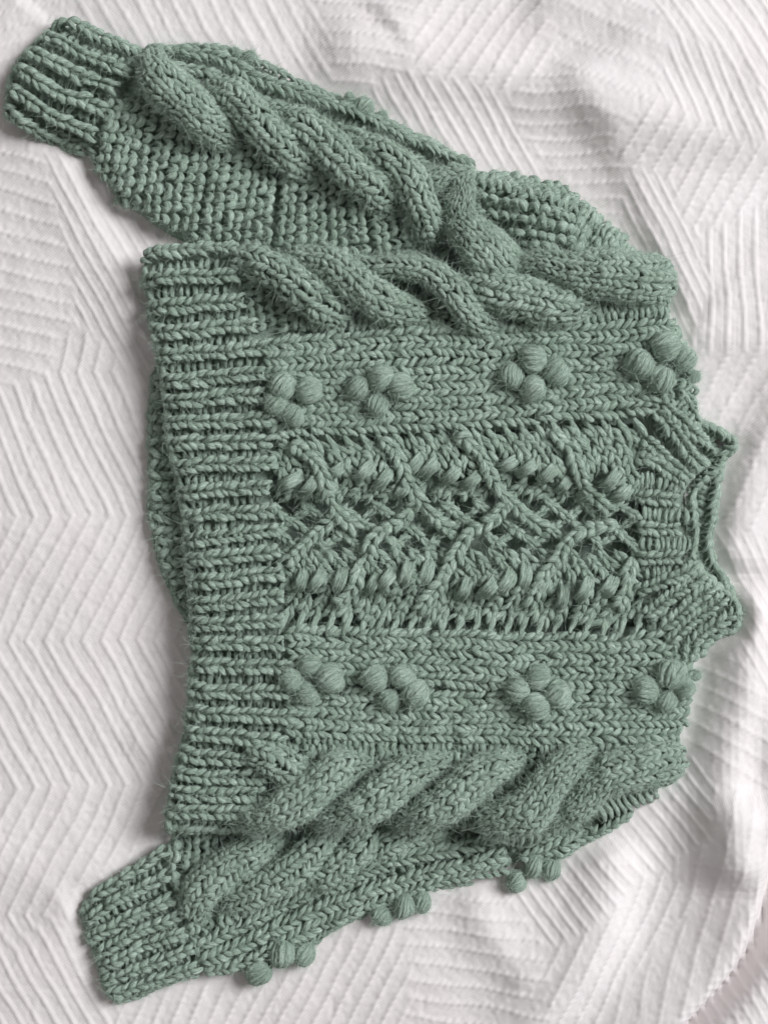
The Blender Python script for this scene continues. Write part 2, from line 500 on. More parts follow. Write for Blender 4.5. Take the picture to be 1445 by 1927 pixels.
BODY = np.array([(274,496),(286,474),(330,464),(430,460),(500,464),(600,472),(690,492),(790,496),(850,500),(940,485),(1050,472),(1180,470),(1230,515),(1255,570),(1272,620),(1300,680),
    (1312,720),(1304,770),(1330,850),(1345,875),(1312,903),(1295,925),(1296,965),(1298,1005),(1294,1045),(1299,1068),(1330,1098),(1362,1128),(1380,1158),(1330,1200),(1308,1250),
    (1312,1290),(1300,1340),(1285,1390),(1262,1450),(1230,1505),(1160,1535),(1090,1560),(1030,1582),(960,1588),(880,1568),(820,1548),(740,1546),(640,1556),(580,1550),(480,1560),
    (400,1562),(318,1557),(322,1510),(335,1450),(350,1380),(362,1290),(366,1200),(362,1120),(355,1050),(345,970),(335,900),(325,830),(315,740),(300,660),(288,600),(278,540)], float)
BACK = np.array([(288,690),(284,760),(282,830),(279,900),(283,980),(301,1060),(331,1130),(362,1182),(460,1150),(460,700)], float)
BACK_NECK = np.array([(1300,770),(1345,808),(1384,832),(1364,852),(1356,885),(1348,930),(1341,980),(1336,1030),(1346,1062),(1362,1090),(1378,1125),(1391,1162),(1382,1184),(1345,1200),
    (1316,1235),(1240,1240),(1230,1000),(1240,780)], float)

# ------------------------------------------------------------------ the bedspread: one woven sheet with folds and raised chevron cords
BS = 3.0
bx = np.arange(-330, 1780, BS); by = np.arange(-330, 2260, BS)
BX, BY = np.meshgrid(bx, by)

CS = 5                      # broad shapes are computed on every fifth grid line and interpolated
cbx, cby = np.arange(bx[0], bx[-1]+BS*CS, BS*CS), np.arange(by[0], by[-1]+BS*CS, BS*CS)
CBX, CBY = np.meshgrid(cbx, cby)
def upc(A):
    u = (bx-cbx[0])/(BS*CS); v = (by-cby[0])/(BS*CS)
    i = np.minimum(u.astype(int), len(cbx)-2); j = np.minimum(v.astype(int), len(cby)-2)
    fu = (u-i)[None, :]; fv = (v-j)[:, None]
    B = A[:, i]*(1-fu) + A[:, i+1]*fu
    return B[j]*(1-fv) + B[j+1]*fv

def ridge(path, amp, wl, wr, ends=0.12):
    d, s, p = line_dist(CBX, CBY, path)
    w = np.where(s > 0, wr, wl)
    e = np.clip(p/ends, 0, 1)*np.clip((1-p)/ends, 0, 1)
    e = e*e*(3-2*e)
    return amp*np.exp(-(d/w)**2)*e

BZ = 5*value_noise(CBX+900, CBY+900, 240, 31, 3)
# path, height, width on the left hand and on the right hand walking along it (y down the sheet)
FOLDS = [([(1060,90),(1120,190),(1185,300),(1240,425),(1285,520),(1325,620)], 30, 190, 44),
         ([(560,90),(640,100),(780,130),(930,148),(1060,175),(1180,215),(1330,250),(1520,240)], 36, 60, 55),
         ([(980,-60),(1110,0),(1270,62),(1380,115),(1470,200),(1560,330)], 30, 70, 75),
         ([(1300,590),(1360,632),(1430,640),(1560,610)], 17, 120, 36),
         ([(1540,660),(1470,780),(1420,880),(1390,990),(1360,1090)], 38, 60, 40),
         ([(1380,1080),(1404,1180),(1392,1300),(1362,1430),(1362,1560),(1375,1680)], 58, 46, 52),
         ([(1560,1160),(1530,1300),(1500,1420),(1500,1540)], 80, 60, 60),
         ([(1470,1480),(1446,1590),(1415,1725),(1368,1818),(1265,1935),(1180,2060)], 82, 20, 110),
         ([(1580,1540),(1520,1730),(1430,1870),(1360,2020)], 36, 60, 50),
         ([(1466,1560),(1452,1640),(1430,1730),(1386,1824),(1290,1940),(1200,2070)], -95, 20, 17),
         ([(1160,1560),(1140,1650),(1115,1770),(1020,1908),(960,2050)], 46, 46, 60),
         ([(880,1660),(920,1750),(1000,1860)], 18, 40, 36),
         ([(60,220),(130,330),(178,432),(240,540),(284,640)], 18, 26, 80),
         ([(-60,1560),(60,1640),(180,1660),(260,1700)], 14, 60, 60),
         ([(180,1700),(90,1800),(0,1840),(-100,1850)], 20, 50, 60),
         ([(240,1420),(300,1370),(362,1330)], 8, 26, 22),
         ([(720,60),(800,-20),(860,-120)], 18, 60, 45),
         ([(60,0),(10,60),(-60,120)], 14, 60, 60)]
for pth, amp, wl, wr in FOLDS: BZ += ridge(pth, amp*0.8, wl*1.15, wr*1.15)
BZ = upc(BZ)

def cords(s, along, spacing, twist, wid=0.17, phase=0.0):
    """raised cord profile: s = coordinate across the cords, along = coordinate along them"""
    u = s/spacing + phase
    k = np.floor(u + 0.5); f = u - k
    j = np.sin(k*12.9898)*43758.5453; j -= np.floor(j)
    f = f + 0.025*np.sin(along/31 + 6.28*j)
    pl = lambda c, w, e: 1/(1+np.exp(np.clip((np.abs(f-c)-w)/e, -30, 30)))
    fine = 0.16*np.cos(2*np.pi*5*f)
    if twist:
        m = 0.68 + 0.32*np.sin(2*np.pi*(along/14.0 + 2.4*f + j))
        return 1.5*np.exp(-(f/0.16)**2)*m + 0.16*pl(0.3, 0.08, 0.03) + 0.04*np.cos(2*np.pi*4*f)
    return pl(0, 0.135 + 0.02*np.sin(along/23 + 9*j), 0.024) + fine*(1-pl(0, 0.18, 0.03))

WX = BX + 5*value_noise(BX+700, BY+700, 150, 41, 2); WY = BY + 5*value_noise(BX+1700, BY+700, 150, 42, 2)
def region(slope, spacing, twist, ph=0.0, amp=1.0):
    """cords whose x grows by slope per unit of y"""
    c = 1/math.hypot(1, slope)
    return amp*cords((WX - slope*WY)*c, (WY + slope*WX)*c, spacing*c, twist, phase=ph)
def zig():
    ky = np.array([-400, 420, 700, 968, 1207, 1484, 1720, 1990, 2240, 2600], float)
    sl = [0.5, -0.2, 0.45, -0.49, 0.56, -0.5, 0.55, -0.5, 0.5]
    g = np.r_[0, np.cumsum(np.diff(ky)*sl)]
    gy_ = np.interp(WY, ky, g)
    i = np.clip(np.searchsorted(ky, WY.ravel())-1, 0, len(sl)-1).reshape(WY.shape)
    S = np.array(sl)[i]; c = 1/np.hypot(1, S)
    s = (WX - gy_)
    a = cords(s, WY/c, 34.0, False); b = cords(s, WY/c, 34.0, True)
    e = np.clip(0.5 + (S-0.0)*50, 0, 1)
    return a*e + b*(1-e)
horiz = lambda sl, sp, tw, amp=1.0: amp*cords(WY - sl*WX, WX + sl*WY, sp, tw)
REG = [([(120,900),(100,1100),(100,1300),(120,1500),(250,1100),(60,1700),(200,1300),(40,800),(180,700),(230,800)], zig()),
       ([(20,470),(60,560),(20,640),(70,400),(0,330)], horiz(0.24, 36, True)),
       ([(220,560),(150,380),(250,640)], region(0.55, 24, False)),
       ([(20,40),(70,20),(10,110)], horiz(-0.25, 30, True, 0.7)),
       ([(300,20),(380,20),(450,60),(540,90),(600,140),(250,0),(180,20)], region(0.55, 36, False, 0, 0.75)),
       ([(700,40),(650,140),(740,100),(680,-40)], horiz(0.15, 30, True)),
       ([(860,40),(930,90),(980,30),(820,100)], region(-0.75, 38, True)),
       ([(820,210),(880,250),(930,290),(760,190),(980,330)], region(0.62, 27, False)),
       ([(1060,280),(1090,340),(1130,390),(1040,230)], horiz(0.06, 28, True)),
       ([(1120,70),(1180,120),(1080,20),(1160,180)], horiz(0.45, 58, True, 0.7)),
       ([(1290,290),(1380,330),(1230,260),(1330,370),(1440,330)], region(-0.55, 35, True)),
       ([(1340,190),(1420,220),(1300,160)], region(0.4, 27, False)),
       ([(1400,60),(1445,130),(1340,20)], region(0.6, 34, False)),
       ([(1370,480),(1420,540),(1350,580),(1440,450)], region(0.02, 30, False)),
       ([(1250,480),(1290,560),(1210,400)], region(0.5, 20, False, 0, 0.9)),
       ([(1360,740),(1400,820),(1350,900),(1420,960)], region(-0.5, 50, True, 0, 0.8)),
       ([(1420,1120),(1430,1220),(1400,1050)], region(0.55, 22, False, 0, 0.7)),
       ([(1350,1300),(1420,1400),(1340,1200)], horiz(0.55, 40, True, 0.75)),
       ([(1200,1600),(1130,1640),(1270,1540),(1060,1700)], region(0.75, 29, False)),
       ([(1180,1760),(1230,1690),(1110,1800)], region(-0.45, 33, True)),
       ([(1330,1640),(1300,1780),(1240,1850),(1380,1560)], region(-0.25, 38, True, 0, 0.8)),
       ([(600,1860),(700,1800),(560,1900),(640,1780),(480,1900),(420,1900)], region(-0.5, 33, True)),
       ([(860,1830),(900,1900),(820,1770),(940,1790)], horiz(0.1, 34, True)),
       ([(300,1910),(380,1890)], region(-0.5, 33, True)),
       ([(90,1820),(150,1880),(40,1900),(110,1760)], region(0.55, 34, False)),
       ([(1420,1820),(1400,1900)], region(0.6, 26, False, 0, 0.8))]
wsum = np.zeros(BX.shape); psum = np.zeros(BX.shape)
dists = [upc(np.min([np.hypot(CBX-cx, CBY-cy) for cx, cy in cs], axis=0)) for cs, _ in REG]
dm = np.minimum.reduce(dists)
for d, (_, h) in zip(dists, REG):
    w = np.exp(-(d-dm)/7.0); wsum += w; psum += w*h
PAT = psum/wsum
BZ = BZ + 2.1*PAT + 0.55*value_noise(BX+40, BY+40, 9, 77, 2) + 0.5*value_noise(BX+40, BY+40, 26, 78, 2)

# the garment's weight presses the folds flat beneath it
press = np.zeros(BX.shape)
for poly in (UP_SLEEVE, LOW_SLEEVE, BODY, BACK, BACK_NECK):
    pd = upc(poly_dist(CBX, CBY, (poly - [CX, CY])*KSW + [CX, CY]))
    press = np.maximum(press, np.clip((pd + 44)/60, 0, 1))
press = press*press*(3-2*press)
BZ = np.where(press > 0, BZ*(1-press) + np.minimum(BZ*0.15, 3)*press, BZ) - 3*press
acc = Acc()
acc.sheet(BX, BY, BZ, np.ones((BX.shape[0]-1, BX.shape[1]-1), bool))
bed = acc.build('bedspread', CLOTH, None, k=1.0, attr=False)
bed['label'] = 'rumpled white cotton bedspread with raised chevron cords under the green sweater'
bed['category'] = 'bedspread'
bed['kind'] = 'structure'

L_up = Layer(UP_SLEEVE, 4, 44, 62, 1, 5)
L_low = Layer(LOW_SLEEVE, 4, 19, 46, 2, 3)
L_body = Layer(BODY, 20, 42, 36, 3, 4, crisp=(1320, 1000, 110, 210))
L_back = Layer(BACK, 2, 14, 20, 4, 2)
L_neck = Layer(BACK_NECK, 2, 12, 16, 5, 2)

# the lace sinks a little below the panels beside it; the fold by the elbow makes hollows and a bulge
LACE = np.array([(505,824),(700,812),(900,806),(1090,790),(1190,786),(1214,850),(1205,1000),(1205,1184),(1080,1192),(900,1190),(700,1184),(530,1172),(508,1000)], float)
dl = poly_dist(GX, GY, LACE)
lace_in = np.clip(dl/14, 0, 1)
L_body.bump(-9*lace_in)
def dent(lay, x, y, sx, sy, amt, ang=0.0):
    c, s = math.cos(ang), math.sin(ang)
    u = (GX-x)*c+(GY-y)*s; v = -(GX-x)*s+(GY-y)*c
    lay.bump(amt*np.exp(-(u/sx)**2-(v/sy)**2)*(lay.d > -2))
dent(L_up, 836, 440, 28, 62, -46, 0.15)
dent(L_up, 765, 478, 60, 24, -30)
dent(L_up, 990, 396, 95, 42, 30, 0.42)
dent(L_up, 955, 456, 60, 18, -36, 0.45)
dent(L_up, 1025, 350, 80, 11, -26, 0.3)
dent(L_up, 1120, 425, 16, 60, -22, 0.5)
dent(L_up, 560, 205, 260, 12, -14, 0.44)
dent(L_up, 255, 160, 24, 34, -22, 0.3)
dent(L_body, 792, 548, 22, 16, -26)
dent(L_body, 640, 1530, 380, 46, 14)
dent(L_low, 500, 1566, 170, 20, -20)
dent(L_low, 880, 1574, 200, 18, -16)
dent(L_low, 560, 1700, 230, 9, -12, -0.42)
for x_, y_ in ((585,902),(705,888),(850,880),(1022,876),(1150,892),(612,1092),(748,1088),(930,1096),(1112,1104)):
    dent(L_body, x_, y_, 58, 28, 26, 0.12 if y_ < 1000 else -0.12)
dent(L_body, 860, 990, 340, 34, -10)
for l in (L_up, L_low, L_body, L_back, L_neck): l.finish()

# ------------------------------------------------------------------ the sweater
sweater = empty('sweater')
sweater['label'] = 'sage green chunky knitted sweater with cables, bobbles and lace, laid flat on white bedspread'
sweater['category'] = 'sweater'

# ---- back panel peeking out beyond the hem
acc = Acc(); L_back.sheet(acc, 3)
back = acc.build('back_panel', YARN, sweater)
for i, (y, xl) in enumerate([(712,288),(752,286),(795,285),(838,283),(880,281),(922,281),(964,284),(1006,290),(1046,300),(1085,316),(1122,334),(1152,350)]):
    a = Acc(); rib(a, L_back, [(xl+4, y+4), (xl+40, y+1), (xl+95, y-4)], width=25, pitch=17, h=4, r=6.2)
    rungs(a, L_back, [(xl+6, y+24), (xl+90, y+17)], width=18, h=0)
    a.build('rib', YARN, back)
a = Acc()
edge = [(288,700),(285,780),(281,880),(284,975),(301,1055),(330,1128),(358,1176)]
wale(a, L_back, edge, width=15, pitch=19, h=0, r=5.5)
a.build('cast_on_edge', YARN, back)

# ---- body front
acc = Acc(); L_body.sheet(acc, 17, where=(lace_in < 0.5))
L_body.sheet(acc, 44, where=(lace_in >= 0.3))
for t_, b_ in (([(450,474),(1300,474)], [(470,640),(1300,612)]), ([(480,1392),(1310,1392)], [(420,1575),(1310,1575)])):
    purl_fill(acc, L_body, t_, b_, 18, 19, 5.4, h=-7, clip=L_body.poly)
front = acc.build('body_front', YARN, sweater)

UPW = [(655,632,620),(682,660,645),(708,690,669),(735,719,695),(761,746,719),(787,771,743),(813,797,768)]
for k, (yl, ym, yr) in enumerate(UPW):
    a = Acc()
    xl = 496 + 2*k; xr = [1268,1278,1288,1284,1262,1240,1218][k]
    path = [(xl, yl), (620, yl*0.6+ym*0.4-3), (740, ym+3), (860, ym), (1040, ym*0.5+yr*0.5-1), (1200, yr), (xr, yr-6)]
    def skip(f, ym=ym): return np.zeros(len(f), bool)
    wale(a, L_body, path, width=28.5, pitch=14.8, h=4)
    a.build('wale', YARN, front)
LOWW = [(1192,1196,1203),(1216,1221,1226),(1241,1248,1252),(1268,1276,1279),(1297,1304,1306),(1324,1331,1331),(1346,1356,1356),(1368,1380,1384)]
for k, (yl, ym, yr) in enumerate(LOWW):
    a = Acc()
    xl = 548 - 2*abs(k-3); xr = [1240,1268,1292,1300,1300,1298,1290,1278][k]
    path = [(xl, yl), (650, yl*0.5+ym*0.5+(4 if k > 3 else 0)), (800, ym+(7 if 3 < k < 7 else 0)), (950, ym*0.5+yr*0.5+2), (1150, yr), (xr, yr-4-(2 if k > 4 else 0))]
    wale(a, L_body, path, width=28, pitch=14.8, h=4)
    a.build('wale', YARN, front)
# purl gutters beside the cables
for rows in ([[(555,612),(700,618),(850,624),(960,626),(1080,604),(1258,588)], [(600,600),(700,606),(840,614),(960,612)], [(1080,590),(1160,583),(1255,572)]],
             [[(560,1388),(650,1396),(760,1402),(900,1405),(1050,1406),(1180,1400),(1272,1386)], [(575,1404),(650,1410),(760,1414),(860,1418)], [(580,1420),(640,1424)], [(690,1426),(720,1430)], [(850,1424),(900,1424)]]):
    a = Acc()
    for p in rows: rungs(a, L_body, p, width=19, pitch=13, h=1, r=4.8)
    a.build('purl_gutter', YARN, front)
# purl ground at the lower shoulder corner
a = Acc()
for i in range(9):
    x = 1118 + 13*i
    P, N = L_body.on(smooth_path([(x, 1500-2*i), (x+12, 1524-3*i), (x+20, 1548-5*i)], 4), 5)
    a.tubes(P[None], np.full((1, len(P)), 5.2)*np.interp(np.linspace(0, 1, len(P)), [0, .5, 1], [.6, 1.1, .6])[None], N[None], fuzz=6)
a.build('purl_gutter', YARN, front)

# ---- hem with its ribs
def interp_line(line, y):
    l = np.array(line, float); return np.interp(y, l[:, 1], l[:, 0])
HEML = [(276,470),(276,500),(280,540),(290,600),(302,660),(316,740),(327,830),(337,900),(347,970),(357,1050),(364,1120),(367,1200),(364,1290),(352,1380),(337,1450),(324,1510),(320,1560)]
HEMR = [(440,460),(440,500),(462,570),(500,640),(500,720),(505,810),(512,900),(517,1000),(528,1080),(536,1160),(542,1230),(548,1290),(552,1340),(548,1380),(535,1420),(510,1460),(490,1500),(470,1560)]
RIBS = [(490,476),(533,524),(582,572),(627,616),(672,658),(719,706),(757,746),(797,788),(838,830),(882,874),(926,917),(973,958),(1016,999),(1054,1040),(1093,1082),(1132,1124),(1171,1166),(1211,1208),(1252,1254),(1294,1300),(1336,1348),(1376,1392),(1414,1428),(1452,1462),(1489,1494),(1525,1524)]
acc = Acc()
for (a0, b0), (a1, b1) in zip(RIBS[:-1], RIBS[1:]):
    yl, yr = (a0+a1)/2, (b0+b1)/2
    xl, xr = interp_line(HEML, yl), interp_line(HEMR, yr)
    rungs(acc, L_body, [(xl+14, yl), ((xl+xr)/2, (yl+yr)/2), (xr-2, yr)], width=21, pitch=14, h=-7, r=4.8)
hem = acc.build('hem', YARN, sweater)
for k, (yl, yr) in enumerate(RIBS):
    a = Acc()
    xl, xr = interp_line(HEML, yl), interp_line(HEMR, yr)
    rib(a, L_body, [(xl+6, yl), (xl*0.66+xr*0.34, yl*0.62+yr*0.38+rng.normal(0, 1.5)), (xl*0.33+xr*0.67, yl*0.3+yr*0.7), (xr+8, yr)], width=18.5, pitch=15.2, h=12, r=5.2)
    a.build('rib', YARN, hem)
a = Acc()
wale(a, L_body, [(x+3, y) for x, y in HEML[1:]], width=15, pitch=21, h=4, r=6.2)
a.build('cast_on_edge', YARN, hem)
a = Acc()
wale(a, L_body, [(322,1552),(400,1556),(480,1552),(560,1542)], width=16, pitch=15, h=4, r=5.6)
rungs(a, L_body, [(330,1540),(400,1542),(470,1540)], width=16, h=0)
a.build('side_seam', YARN, hem)

# ---- bobbles on the body
for x, y, r in [(534,728,26),(586,735,25),(520,763,23),(552,787,22),(674,731,22),(717,714,26),(757,731,26),(712,767,22),
                (957,712,23),(999,678,26),(1046,702,26),(999,736,26),(1194,687,28),(1246,653,27),(1284,678,23),(1237,716,25),(1308,712,12),
                (551,1277,23),(587,1247,21),(625,1273,27),(582,1305,22),(702,1270,26),(757,1268,24),(732,1315,20),(783,1304,27),
                (968,1292,25),(1008,1268,25),(1047,1302,27),(1003,1326,26),(1206,1292,24),(1255,1261,27),(1247,1318,20),(1285,1289,20),(1308,1268,12)]:
    cl = min(((553,753),(716,736),(1000,707),(1240,684),(586,1275),(744,1290),(1006,1297),(1248,1290)), key=lambda c: math.hypot(c[0]-x, c[1]-y))
    bobble(sweater, L_body, x + 0.09*(cl[0]-x), y + 0.09*(cl[1]-y), r*1.03)

# ---- body cables
cab = Acc()
L = [(450,470),(560,490),(700,520),(900,570),(1100,560),(1250,560)]
cable_up = empty('cable', sweater)
cable_up['label'] = 'cable running along the upper side of the sweater front'
strand('strand', cable_up, L_body, [(448,491),(505,506),(552,536),(602,576),(650,592)], [56,62,64,66,52], lift=24, ends=(6,2), nw=5)
strand('strand', cable_up, L_body, [(552,486),(620,504),(678,545),(735,582),(796,594)], [48,62,70,66,48], lift=26, ends=(2,4), nw=5)
strand('strand', cable_up, L_body, [(655,512),(735,510),(805,518),(856,556),(893,600),(938,620)], [36,42,48,50,46,30], lift=36, ends=(14,6), nw=4)
strand('strand', cable_up, L_body, [(862,526),(925,552),(1000,570),(1060,577),(1110,566)], [50,74,84,74,40], lift=20, ends=(4,2), nw=5)
strand('strand', cable_up, L_body, [(945,520),(1005,500),(1070,515),(1150,526),(1234,532)], [34,48,78,96,100], lift=24, ends=(4,14), nw=6)
cable_lo = empty('cable', sweater)
cable_lo['label'] = 'cable running along the lower side of the sweater front'
strand('strand', cable_lo, L_body, [(470,1412),(515,1428),(556,1452),(580,1478)], [46,60,62,48], lift=14, ends=(8,-4), nw=5)
strand('strand', cable_lo, L_body, [(440,1541),(500,1531),(560,1505),(605,1468),(645,1440),(698,1434)], [34,56,72,74,62,36], lift=28, ends=(0,-4), nw=5)
strand('strand', cable_lo, L_body, [(585,1541),(650,1528),(705,1501),(748,1466),(790,1440),(846,1432)], [34,56,72,74,62,36], lift=28, ends=(-2,-4), nw=5)
strand('strand', cable_lo, L_body, [(735,1539),(795,1525),(845,1498),(886,1464),(926,1440),(980,1432)], [34,56,72,74,62,36], lift=28, ends=(-2,-4), nw=5)
strand('strand', cable_lo, L_body, [(905,1545),(985,1520),(1024,1472),(1072,1428),(1114,1408)], [62,86,72,58,36], lift=30, ends=(4,4), nw=5)
strand('strand', cable_lo, L_body, [(1022,1552),(1084,1512),(1116,1470),(1164,1444),(1262,1430)], [36,56,64,80,86], lift=22, ends=(2,12), nw=5)
a = Acc()
for i, (x, y) in enumerate([(905,1562),(930,1574),(958,1580),(974,1582),(990,1580),(1004,1574)]):
    z = 44
    stroke(a, [(x-4, y-20, z+8), (x+6, y-6, z+10), (x+4, y+10, z), (x-8, y+15, z-10)], 4.6)
stroke(a, [(880,1548,52),(930,1580,44),(980,1597,34),(1012,1588,34),(1016,1566,44)], 4.2)
a.build('loose_loops', YARN, cable_lo)

# ---- lace panel
def in_holes(xy, holes, r):
    m = np.zeros(len(xy), bool)
    for hx, hy in holes: m |= np.hypot((xy[:, 0]-hx)/1.15, xy[:, 1]-hy) < r
    return m
zA = lambda pts: [(480+x/3.61, 760+y/3.61) for x, y in pts]
zB = lambda pts: [(820+x/3.61, 760+y/3.61) for x, y in pts]
HOLES = (zA([(630,710),(730,770),(910,750),(1010,690),(810,840),(270,810),(530,860),(620,910),(700,960),(450,950),(1120,810),(1220,880),(1300,950),(920,940),(1230,680),(1340,740)])
         + zB([(380,680),(270,745),(110,730),(510,820),(600,890),(490,950),(400,915),(70,960),(720,740),(850,830),(930,770),(1130,700),(1160,890),(1050,935),(880,1040),(740,970),(200,830),(1010,1010)]))
acc = Acc()
# lower lying stitches that fill the panel, slanting towards the leaf spines
def fill(acc, x0, x1, step, ytop, ybot, dx, width, pitch, h, bend=0.0):
    x = x0
    while x < x1:
        y0, y1 = ytop(x), ybot(x+dx)
        p = [(x, y0), (x+dx*0.5+bend, (y0+y1)/2), (x+dx, y1)]
        xy = smooth_path(p, 4)
        ok = (poly_dist(xy[:, 0], xy[:, 1], LACE) > 4) & ~(in_holes(xy, HOLES, 7.5) & (width < 20))
        # contiguous runs only
        i = 0
        while i < len(xy):
            if not ok[i]: i += 1; continue
            j = i
            while j < len(xy) and ok[j]: j += 1
            if j-i > 4:
                P, N = L_body.on(xy[i:j], h)
                stitches(acc, P, N, width, pitch, LEG, 4.6 if width < 20 else 5.0, jit=0.15)
            i = j
        x += step
ytop = lambda x: np.interp(x, [505,700,900,1090,1190], [824,813,806,791,788])
saw = lambda x: ((x-627) % 160)/160.0
fill(acc, 470, 1200, 27, lambda x: ytop(x)+15, lambda x: 890+34*saw(x), 44, 23, 19, 4, 6)
fill(acc, 540, 1290, 30, lambda x: 893+22*saw(x), lambda x: 944, -40, 19, 15.5, 4)
fill(acc, 440, 1200, 30, lambda x: 1036, lambda x: 1096, 44, 19, 15.5, 4)
fill(acc, 540, 1260, 27, lambda x: 1100-18*saw(x), lambda x: 1178, -40, 22, 19, 4, 4)
# eyelet bars along both edges
for x in np.arange(536, 1200, 30):
    for (x0, y0, x1, y1) in ((x-9, ytop(x-9)-2, x+13, ytop(x)+36), (x+8, 1142, x-8, 1192)):
        P, N = L_body.on(smooth_path([(x0, y0), ((x0+x1)/2+2, (y0+y1)/2), (x1, y1)], 4), 6)
        acc.tubes(P[None], 5.8*np.interp(np.linspace(0, 1, len(P)), [0, .3, .7, 1], [.6, 1.1, 1.1, .6])[None], N[None], fuzz=6)
# open diamond mesh along the middle: two crossing sets of thin chains with eyelets between them
ymid = lambda x: np.interp(x, [505, 650, 800, 950, 1100, 1210], [992, 992, 988, 986, 986, 988])
for fam in (1, -1):
    for x0 in np.arange(440 + (0 if fam > 0 else 32), 1300, 64.0):
        t_ = np.linspace(-60, 60, 40)
        xy = np.stack([x0 + t_, ymid(x0 + t_) + fam*0.76*t_], 1)
        ok = poly_dist(xy[:, 0], xy[:, 1], LACE) > 4
        if ok.sum() < 12: continue
        xy = xy[ok]
        P, N = L_body.on(xy, 4.5 + 2*fam)
        P[:, 2] += 2.0*np.sin(np.linspace(0, 9, len(P)) + (1.5 if fam > 0 else 0))
        stitches(acc, P, N, 13, 16, LEG, 4.4, jit=0.14)
lace = acc.build('lace_panel', YARN, sweater)
lace['label'] = 'openwork leaf lace panel down the middle of the front'
CHAINS = [[(544,832),(574,858),(599,893),(618,925),(635,959),(674,998)], [(715,822),(740,860),(757,893),(787,937),(818,970),(851,998)],
          [(862,815),(893,858),(917,893),(939,921),(975,959),(1019,1001)], [(1042,815),(1066,850),(1083,882),(1111,921),(1152,976)],
          [(638,966),(596,1009),(571,1031),(532,1066)], [(787,943),(746,987),(702,1020),(693,1054),(671,1087),(635,1130)],
          [(950,940),(928,976),(889,1001),(870,1026),(848,1059),(815,1110),(785,1150)], [(1152,984),(1097,1001),(1058,1026),(1047,1048),(1022,1076),(997,1117),(984,1150)],
          [(1186,1050),(1172,1085),(1160,1115),(1145,1150)]]
for c in CHAINS:
    a = Acc()
    xy = smooth_path(c, 4); P, N = L_body.on(xy, 15)
    P[:, 2] += 4*np.sin(np.linspace(0, np.pi, len(P)))
    stitches(a, P, N, 25, 17, LEG, 6.0, jit=0.12)
    a.build('spine', YARN, lace)
LOOPS_T = [(549,907),(585,915),(616,923),(632,885),(685,887),(721,901),(757,921),(779,875),(807,880),(848,893),(886,905),(955,873),(989,880),(1025,891),(1058,909),(1102,926),(1145,900),(1165,925)]
LOOPS_B = [(566,1092),(596,1090),(638,1090),(671,1073),(702,1095),(727,1090),(763,1079),(801,1079),(873,1106),(917,1103),(947,1092),(981,1084),(1055,1118),(1097,1106),(1141,1101),(1175,1090),(830,1088),(1012,1098)]
for (x, y), s in [(p, 1) for p in LOOPS_T] + [(p, -1) for p in LOOPS_B]:
    a = Acc()
    z = float(L_body.samp(L_body.Z, np.array([x*1.0]), np.array([y*1.0]))[0])
    ang = (0.75 if s > 0 else 1.15) + rng.normal(0, 0.14)
    d = np.array([math.cos(ang), -math.sin(ang)]); pr = np.array([-d[1], d[0]])
    for o in (-7, -2.4, 2.6, 7):
        l = 23 + rng.normal(0, 1.5)
        q = [(*(np.array([x, y])+pr*o+d*l*t + pr*2*(1-t*t)), z + 5 + 19*(1-t*t)) for t in (-1, -0.5, 0, 0.5, 1)]
        stroke(a, q, 4.7, taper=(0.6, 1, 1.1, 1, 0.6), fuzz=6)
    a.build('loop', YARN, lace)

# ---- neckband
acc = Acc(); 
neck_back = None
xyb = [(1296,800),(1330,830),(1338,890),(1330,940),(1322,990),(1318,1030),(1326,1066),(1344,1100),(1360,1140)]
for off in (-16, 0, 14):
    p = smooth_path(xyb, 4); t = nrm(np.gradient(p, axis=0)); p = p + np.stack([-t[:, 1], t[:, 0]], 1)*off
    P, N = L_neck.on(p, -4)
    stitches(acc, P, N, 17, 15.5, RUNG, 4.7, mirror=False, jit=0.15)
for i, s in enumerate(np.linspace(0.06, 0.97, 15)):
    pp = smooth_path(xyb, 4); j = int(s*(len(pp)-1)); c = pp[j]
    t = nrm(np.gradient(pp, axis=0))[j]; n2 = np.array([-t[1], t[0]])
    P, N = L_neck.on(smooth_path([c-n2*26, c, c+n2*20], 4), -2)
    if i % 1 == 0: stitches(acc, P, N, 17, 14, LEG, 5.2, jit=0.12)
P, N = L_neck.on(smooth_path([(1306,790),(1345,810),(1382,832),(1362,850),(1354,885),(1346,930),(1339,980),(1334,1030),(1344,1062),(1360,1090),(1376,1125),(1389,1160),(1380,1182),(1344,1198),(1314,1236)], 4), 3)
P[:, 2] = np.maximum(P[:, 2], 22)
stitches(acc, P, N, 15, 15, LEG, 5.6, jit=0.12)
P2 = P.copy(); P2[:, 2] -= 11; stitches(acc, P2, N, 13, 15, LEG, 5.4, jit=0.12)
nb = acc.build('back_neckband', YARN, sweater)
nb['label'] = 'far side of the neckband seen through the neck opening'
acc = Acc()
for p in ([(1205,908),(1250,912),(1292,930)], [(1206,966),(1250,968),(1298,972)], [(1206,1021),(1250,1022),(1298,1024)], [(1212,1078),(1260,1072),(1298,1066)],
          [(1232,795),(1272,838),(1312,880)], [(1212,848),(1250,870),(1292,902)], [(1226,1152),(1270,1118),(1312,1094)], [(1248,1195),(1290,1158),(1338,1120)], [(1262,1222),(1298,1190),(1350,1146)], [(1262,760),(1296,790),(1340,846)]):
    rungs(acc, L_body, p, width=24, pitch=11.5, h=1, r=4.8)
